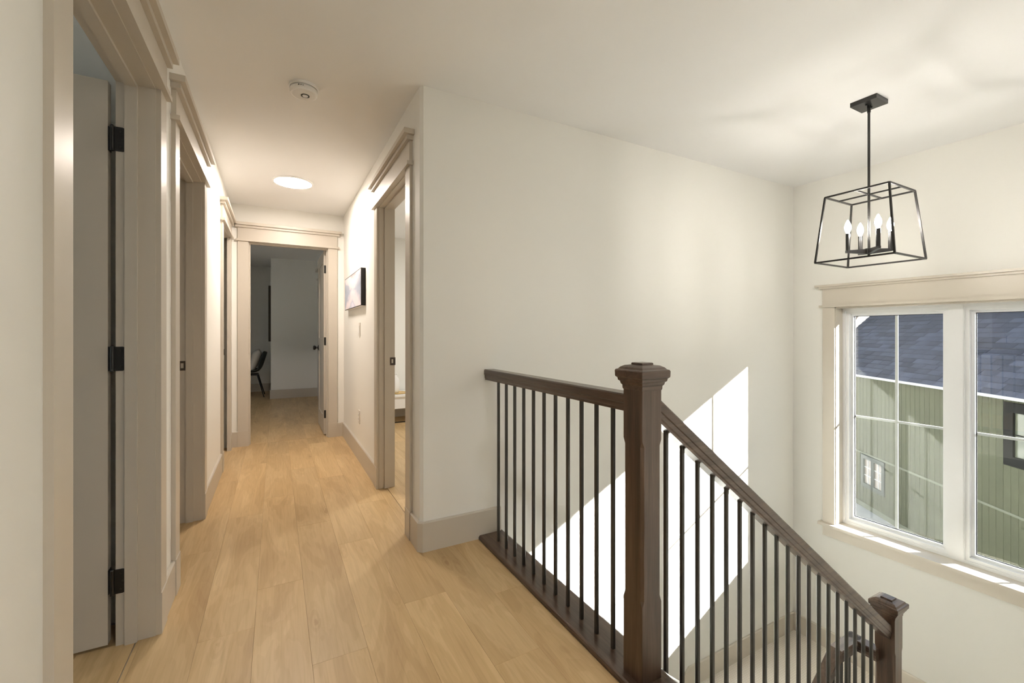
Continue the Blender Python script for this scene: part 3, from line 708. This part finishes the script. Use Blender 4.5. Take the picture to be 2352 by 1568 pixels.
# ------------------------------------------------------------------ picture, switch, outlet on the right hall wall
PC = empty('canvas_picture', (XR, 4.30, 1.53)); tag(PC, 'long canvas landscape picture with black edges on the right hall wall', 'picture')
box('canvas', (XR - .038, XR - .034, 3.826, 4.780, 1.380, 1.686), 'canvas_print', PC)
boxes('frame', [(XR - .0375, XR, 3.820, 3.826, 1.375, 1.692), (XR - .0375, XR, 4.780, 4.786, 1.375, 1.692), (XR - .0375, XR, 3.826, 4.780, 1.686, 1.692)], 'rubber_black', PC)
box('backing', (XR - .034, XR, 3.826, 4.780, 1.375, 1.686), 'white_plastic', PC)
box('bottom_edge', (XR - .0376, XR - .034, 3.826, 4.780, 1.375, 1.380), 'rubber_black', PC)
def plate(name, y, z, label, outlet):
    t = empty(name, (XR, y, z)); tag(t, label, 'wall plate')
    box('cover_plate', (XR - .006, XR, y - .036, y + .036, z - .060, z + .060), 'plate_plastic', t, .002)
    if outlet:
        box('socket_face', (XR - .0085, XR - .006, y - .017, y + .017, z - .034, z + .034), 'bench_white', t, .001)
        for dz in (-.018, .018):
            for dy in (-.006, .006): box('slot', (XR - .0090, XR - .0084, y + dy - .001, y + dy + .001, z + dz - .005, z + dz + .005), 'chair_grey', t)
    else: box('rocker', (XR - .0095, XR - .006, y - .0165, y + .0165, z - .033, z + .033), 'bench_white', t, .001)
plate('light_switch', 4.11, 1.175, 'white rocker light switch plate below the picture', False)
plate('wall_outlet', 4.13, .385, 'white wall outlet plate low beneath the light switch', True)

# ------------------------------------------------------------------ far room: chair, cushion, picture
CHX, CHY = -.42, 9.14
def place(o, parent): attach(o, parent); return o
CHR = empty('side_chair', (CHX, CHY, 0)); tag(CHR, 'dark grey shell chair on thin black legs in the far room', 'chair')
prof = [(-.23, .455, .22), (-.20, .440, .235), (-.05, .425, .245), (.08, .430, .245), (.16, .455, .24), (.205, .52, .235), (.235, .62, .23), (.265, .72, .215), (.29, .80, .18)]
bm = bmesh.new(); rows = []
for (f, z, hw) in prof:
    row = []
    for i in range(9):
        t = -1 + i / 4
        lift = (t * t) * (.035 if z < .5 else .012); fw = (t * t) * (-.06 if z > .5 else 0)
        row.append(bm.verts.new((CHX + f + fw, CHY + t * hw, z + lift)))
    rows.append(row)
for a, b in zip(rows, rows[1:]):
    for i in range(8): bm.faces.new((a[i], a[i + 1], b[i + 1], b[i]))
sh = finish('shell', bm, 'chair_grey', CHR, smooth=True)
md = sh.modifiers.new('thick', 'SOLIDIFY'); md.thickness = .028; md.offset = -1
md = sh.modifiers.new('sub', 'SUBSURF'); md.levels = 2; md.render_levels = 2
boxes('seat_frame', [(CHX - .17, CHX + .14, CHY - .16, CHY + .16, .388, .408)], 'black_metal', CHR)
for sx in (-1, 1):
    for sy in (-1, 1):
        bm = bmesh.new(); tube(bm, (CHX + sx * .13, CHY + sy * .14, .395), (CHX + sx * .235, CHY + sy * .225, 0), .012, .008, 10); finish('leg', bm, 'black_metal', CHR)
CU = None
bm = bmesh.new()
rc = random.Random(4); N = 14
def cush(side):
    g = []
    for i in range(N + 1):
        r = []
        for j in range(N + 1):
            u, v = i / N * 2 - 1, j / N * 2 - 1
            th = .075 * (max(0, 1 - u ** 4) * max(0, 1 - v ** 4)) ** .5
            edge = max(abs(u), abs(v)); px = 1 - .05 * (1 - u * u) * abs(v) ** 3
            w = .215 * u * (1 - .06 * (1 - v * v)); h = .20 * v * (1 - .06 * (1 - u * u))
            if edge > .99: w += rc.uniform(-.008, .008); h += rc.uniform(-.008, .008)
            t = side * (th + (.004 * math.sin(9 * u + 4 * v) if edge < .95 else 0))
            p = Vector((t, w, h))
            p = Matrix.Rotation(math.radians(20), 3, 'Y') @ p
            r.append(bm.verts.new((CHX + .085 + p.x, CHY + p.y, .655 + p.z)))
        g.append(r)
    for i in range(N):
        for j in range(N): bm.faces.new((g[i][j], g[i + 1][j], g[i + 1][j + 1], g[i][j + 1]))
rc = random.Random(4); cush(1); rc = random.Random(4); cush(-1)
bmesh.ops.remove_doubles(bm, verts=bm.verts[:], dist=.0015)
cu = finish('throw_pillow', bm, 'cushion_cream', None, smooth=True); tag(cu, 'cream textured throw pillow resting on the grey chair', 'pillow')
FR = empty('dark_frame', (-.077, 9.2, 1.49)); tag(FR, 'tall dark framed picture seen edge-on in the far room', 'picture')
box('frame', (-.077 - .040, -.077, 8.95, 9.55, .99, 1.99), 'bronze_metal', FR, .002)
box('print', (-.077 - .0415, -.077 - .039, 8.98, 9.52, 1.02, 1.96), 'chair_grey', FR)

# ------------------------------------------------------------------ guest room sliver: low bench, tray, lamp
BN = empty('low_bench', (1.45, 5.75, 0)); tag(BN, 'low white bench on crossed black legs seen through the right doorway', 'bench')
box('seat', (.95, 2.1, 5.52, 5.97, .335, .358), 'bench_white', BN, .003)
box('drawer_box', (.96, 2.09, 5.54, 5.96, .185, .335), 'bench_white', BN, .002)
for x in (1.05, 2.0):
    bm = bmesh.new(); sbar(bm, (x, 5.56, .185), (x, 5.94, .006), .012); finish('leg', bm, 'black_metal', BN)
    bm = bmesh.new(); sbar(bm, (x, 5.94, .185), (x, 5.56, .006), .012); finish('leg', bm, 'black_metal', BN)
bm = bmesh.new(); sbar(bm, (1.05, 5.58, .007), (2.0, 5.58, .007), .012); finish('foot_bar', bm, 'black_metal', BN)
bm = bmesh.new(); lathe(bm, (1.40, 5.70, .358), [(.0001, 0), (.10, 0), (.115, .012), (.112, .014), (.098, .004), (.0001, .004)], 28)
ty = finish('gold_tray', bm, 'gold_metal'); tag(ty, 'shallow gold tray on the white bench', 'tray')
bm = bmesh.new(); lathe(bm, (1.36, 5.72, .362), [(.0001, 0), (.045, 0), (.055, .03), (.062, .10), (.05, .19), (.028, .22), (.028, .25), (.034, .255), (.026, .257), (.022, .22), (.0001, .20)], 24)
vs = finish('white_vase', bm, 'bench_white', smooth=True); tag(vs, 'pale ceramic vase standing on the gold tray', 'vase')

# ------------------------------------------------------------------ windows of the side rooms (daylight)
def simple_window(num, x, y0, y1, z0, z1, label):
    w = empty('window_%d_offscreen' % num, (x, (y0 + y1) / 2, z0)); tag(w, label, 'window', kind='structure')
    boxes('window_frame', [(x - .03, x + .03, y0, y0 + .06, z0, z1), (x - .03, x + .03, y1 - .06, y1, z0, z1), (x - .03, x + .03, y0 + .06, y1 - .06, z0, z0 + .06), (x - .03, x + .03, y0 + .06, y1 - .06, z1 - .06, z1)], 'vinyl_white', w)
    box('pane', (x, x + .0001, y0 + .05, y1 - .05, z0 + .05, z1 - .05), 'window_glass', w)
simple_window(2, -3.35, .2, 1.6, .8, 2.1, 'white window of the room behind the first door')
simple_window(3, -1.95, 6.0, 7.6, .7, 2.1, 'white window of the far room')

# ------------------------------------------------------------------ outdoors: ground, garage, trees
gd = box('ground', (-30, 60, -40, 50, -3.6, -3.42), 'ground_pale'); tag(gd, 'pale ground of the yard outside', 'ground', kind='structure')
GA = empty('garage', (12.08, 3.69, -3.42), math.atan2(.802, .597)); tag(GA, 'green board-sided garage with dark shingle roof outside the window', 'building')
GX0, GX1 = -9.0, 4.15; ZG = 3.42     # local: x along the wall, y towards the house, z from ground
GDEP = 4.8
def gbox(name, b, mat, parent=GA, bev=0, **k): return box(name, b, mat, parent, bev, local=True, **k)
gbox('wall_core', (GX0, GX1, -GDEP, -.001, 0, ZG + .06), 'garage_flash')
BANDZ = 1.42; pitch = .135
win1 = (1.665, 2.54, .56, 1.39); win2 = (-2.45, -1.335, ZG - 1.16, ZG - .06)
GF = .10
def siding_boards():
    x = GX0; meshes = {}
    def board(x0, x1, z0, z1):
        key = (round(x1 - x0, 3), round(z1 - z0, 3))
        if key not in meshes:
            bm = bmesh.new(); w, h = key; c = .006
            loft(bm, [[(-w / 2 + .0015, 0, -h / 2), (w / 2 - .0015, 0, -h / 2), (w / 2 - .0015, 0, h / 2), (-w / 2 + .0015, 0, h / 2)],
                      [(-w / 2 + .0015, .012, -h / 2), (w / 2 - .0015, .012, -h / 2), (w / 2 - .0015, .012, h / 2), (-w / 2 + .0015, .012, h / 2)],
                      [(-w / 2 + c, .019, -h / 2), (w / 2 - c, .019, -h / 2), (w / 2 - c, .019, h / 2), (-w / 2 + c, .019, h / 2)]])
            bmesh.ops.recalc_face_normals(bm, faces=bm.faces[:])
            me = bpy.data.meshes.new('siding_board'); bm.to_mesh(me); bm.free(); me.materials.append(MATS['siding_green']); meshes[key] = me
        o = bpy.data.objects.new('siding_board', meshes[key]); COL.objects.link(o); o.parent = GA
        o.location = ((x0 + x1) / 2, 0, (z0 + z1) / 2)
    while x < GX1 - .01:
        x1 = min(x + pitch, GX1)
        for z0, z1 in ((.0, BANDZ - .02), (BANDZ + .02, ZG + .03)):
            cuts = [(z0, z1)]
            for wx0, wx1, wz0, wz1 in (win1, win2):
                if x1 > wx0 + .02 and x < wx1 - .02:
                    nc = []
                    for a, b in cuts:
                        if wz1 <= a or wz0 >= b: nc.append((a, b)); continue
                        if wz0 - a > .03: nc.append((a, wz0))
                        if b - wz1 > .03: nc.append((wz1, b))
                    cuts = nc
            for a, b in cuts: board(x, x1, a, b)
        x = x1
siding_boards()
gbox('flashing_band', (GX0, GX1, 0, .026, BANDZ - .022, BANDZ + .022), 'garage_flash')
gbox('skirt_board', (GX0, GX1, 0, .026, 0, .13), 'garage_flash')
def gwin(w, frame_mat, pane_mat, fw, split):
    x0, x1, z0, z1 = w
    f = boxes('window_frame', [(x0, x0 + fw, -.02, .045, z0, z1), (x1 - fw, x1, -.02, .045, z0, z1), (x0 + fw, x1 - fw, -.02, .045, z0, z0 + fw), (x0 + fw, x1 - fw, -.02, .045, z1 - fw, z1)], frame_mat, GA, local=True)
    if split:
        m = (x0 + x1) / 2
        gbox('window_mullion', (m - .05, m + .05, -.02, .04, z0 + fw, z1 - fw), frame_mat)
        for a, b in ((x0 + fw, m - .05), (m + .05, x1 - fw)):
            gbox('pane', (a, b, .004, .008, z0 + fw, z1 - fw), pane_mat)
            gbox('window_bar', ((a + b) / 2 - .008, (a + b) / 2 + .008, .008, .016, z0 + fw, z1 - fw), 'fascia_white')  # white grid modelled on the panes for the house windows reflected there
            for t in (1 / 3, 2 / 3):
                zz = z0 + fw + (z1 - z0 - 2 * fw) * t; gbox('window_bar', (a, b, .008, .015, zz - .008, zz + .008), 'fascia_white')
    else:
        gbox('pane', (x0 + fw, x1 - fw, .004, .008, z0 + fw, z1 - fw), pane_mat)
        gbox('window_bar', (x0 + fw, x1 - fw, .008, .02, (z0 + z1) / 2 - .01, (z0 + z1) / 2 + .01), frame_mat)
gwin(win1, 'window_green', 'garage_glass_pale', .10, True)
gwin(win2, 'garage_frame_black', 'garage_glass', .17, False)
# roof: slab, fascia, shingles
PIT = .95; OV = .35; RD = GDEP / 2; EZ = ZG + .07    # eave height at the overhang
RX0, RX1 = GX0 - .3, GX1 + .25
ang = math.atan(PIT); SL = (RD + OV) / math.cos(ang)
bm = bmesh.new()
ridge = EZ + (RD + OV) * PIT
prism_axis(bm, [(OV, EZ), (OV, EZ - .03), (-GDEP - OV, EZ - .03), (-GDEP - OV, EZ), (-RD, ridge)], RX0, RX1, 0)
finish('roof_deck', bm, 'shingle_slate', GA, local=True)
gbox('fascia', (RX0, RX1, OV - .001, OV + .03, EZ - .040, EZ + .012), 'fascia_white')
gbox('rake_board', (RX1 - .001, RX1 + .03, -GDEP - OV, OV, EZ - .08, EZ - .02), 'fascia_white')
RF = empty('roof', (0, OV, EZ)); RF.parent = GA; RF.rotation_euler = (-ang, 0, 0)   # local -y runs up the slope
sw, ex = .335, .142
rs = random.Random(21)
sm = []
for v in range(4):
    bm = bmesh.new(); h = ex + .05; w = sw * (.992, .97, .985, .98)[v]; t = (.018, .022, .016, .024)[v]
    p = [(-w / 2, 0), (w / 2, 0), (w / 2, -h), (-w / 2, -h)]
    loft(bm, [[(x, y, 0) for x, y in p], [(-w / 2, 0, t), (w / 2, 0, t), (w / 2, -h, .002), (-w / 2, -h, .002)]])
    bmesh.ops.recalc_face_normals(bm, faces=bm.faces[:])
    me = bpy.data.meshes.new('shingle'); bm.to_mesh(me); bm.free(); me.materials.append(MATS['shingle_slate']); sm.append(me)
ncourse = int(SL / ex)
items = []
for c in range(ncourse):
    off = rs.uniform(0, sw); x = RX0 + off * .5
    while x < RX1 - .05:
        items.append((x + sw / 2, -c * ex + .012, .003 + .0008 * c * 0, rs.randrange(4))); x += sw
# the view through the window spans the stretch x -3 .. 4.4 of the lower slope
vis = sorted(items, key=lambda i: (0 if -2.6 < i[0] < 4.5 else 1, -i[1]))
near, rest = vis[:300], vis[300:]
for x, y, z, v in near:
    o = bpy.data.objects.new('shingle', sm[v]); COL.objects.link(o); o.parent = RF; o.location = (min(x, RX1 - .17), y, z)
bm = bmesh.new()
for x, y, z, v in rest:
    h = ex + .05; w = sw * (.992, .97, .985, .98)[v]; t = (.018, .022, .016, .024)[v]; x = min(x, RX1 - .17)
    loft(bm, [[(x - w / 2, y, z), (x + w / 2, y, z), (x + w / 2, y - h, z), (x - w / 2, y - h, z)], [(x - w / 2, y, z + t), (x + w / 2, y, z + t), (x + w / 2, y - h, z + .002), (x - w / 2, y - h, z + .002)]])
o = finish('shingle_courses', bm, 'shingle_slate', RF, local=True); o['kind'] = 'stuff'

def tree(x, y, h, seed, label):
    r = random.Random(seed); T = empty('bare_tree', (x, y, -3.42)); tag(T, label, 'tree', 'bare trees beyond the garage')
    bt = bmesh.new(); bb = bmesh.new()
    def grow(bm_, p, d, ln, rad, depth):
        q = p + d * ln; tube(bm_, p, q, rad, rad * .68, 5)
        if depth == 0: return
        for _ in range(3 if depth > 1 else 4):
            nd = (d + Vector((r.uniform(-.8, .8), r.uniform(-.8, .8), r.uniform(-.2, .55)))).normalized()
            grow(bb, p + d * ln * r.uniform(.55, 1), nd, ln * r.uniform(.5, .75), rad * .55, depth - 1)
    grow(bt, Vector((x, y, -3.5)), Vector((r.uniform(-.08, .08), r.uniform(-.08, .08), 1)).normalized(), h * .42, h * .016, 4)
    finish('trunk', bt, 'bark', T); finish('branches', bb, 'bark', T)
for i, (x, y, h) in enumerate(((24, 11.5, 11), (33, 15.4, 12))): tree(x, y, h, 40 + i, ('bare leafless tree standing just beyond the garage roof', 'taller bare tree standing far behind the garage roof')[i])
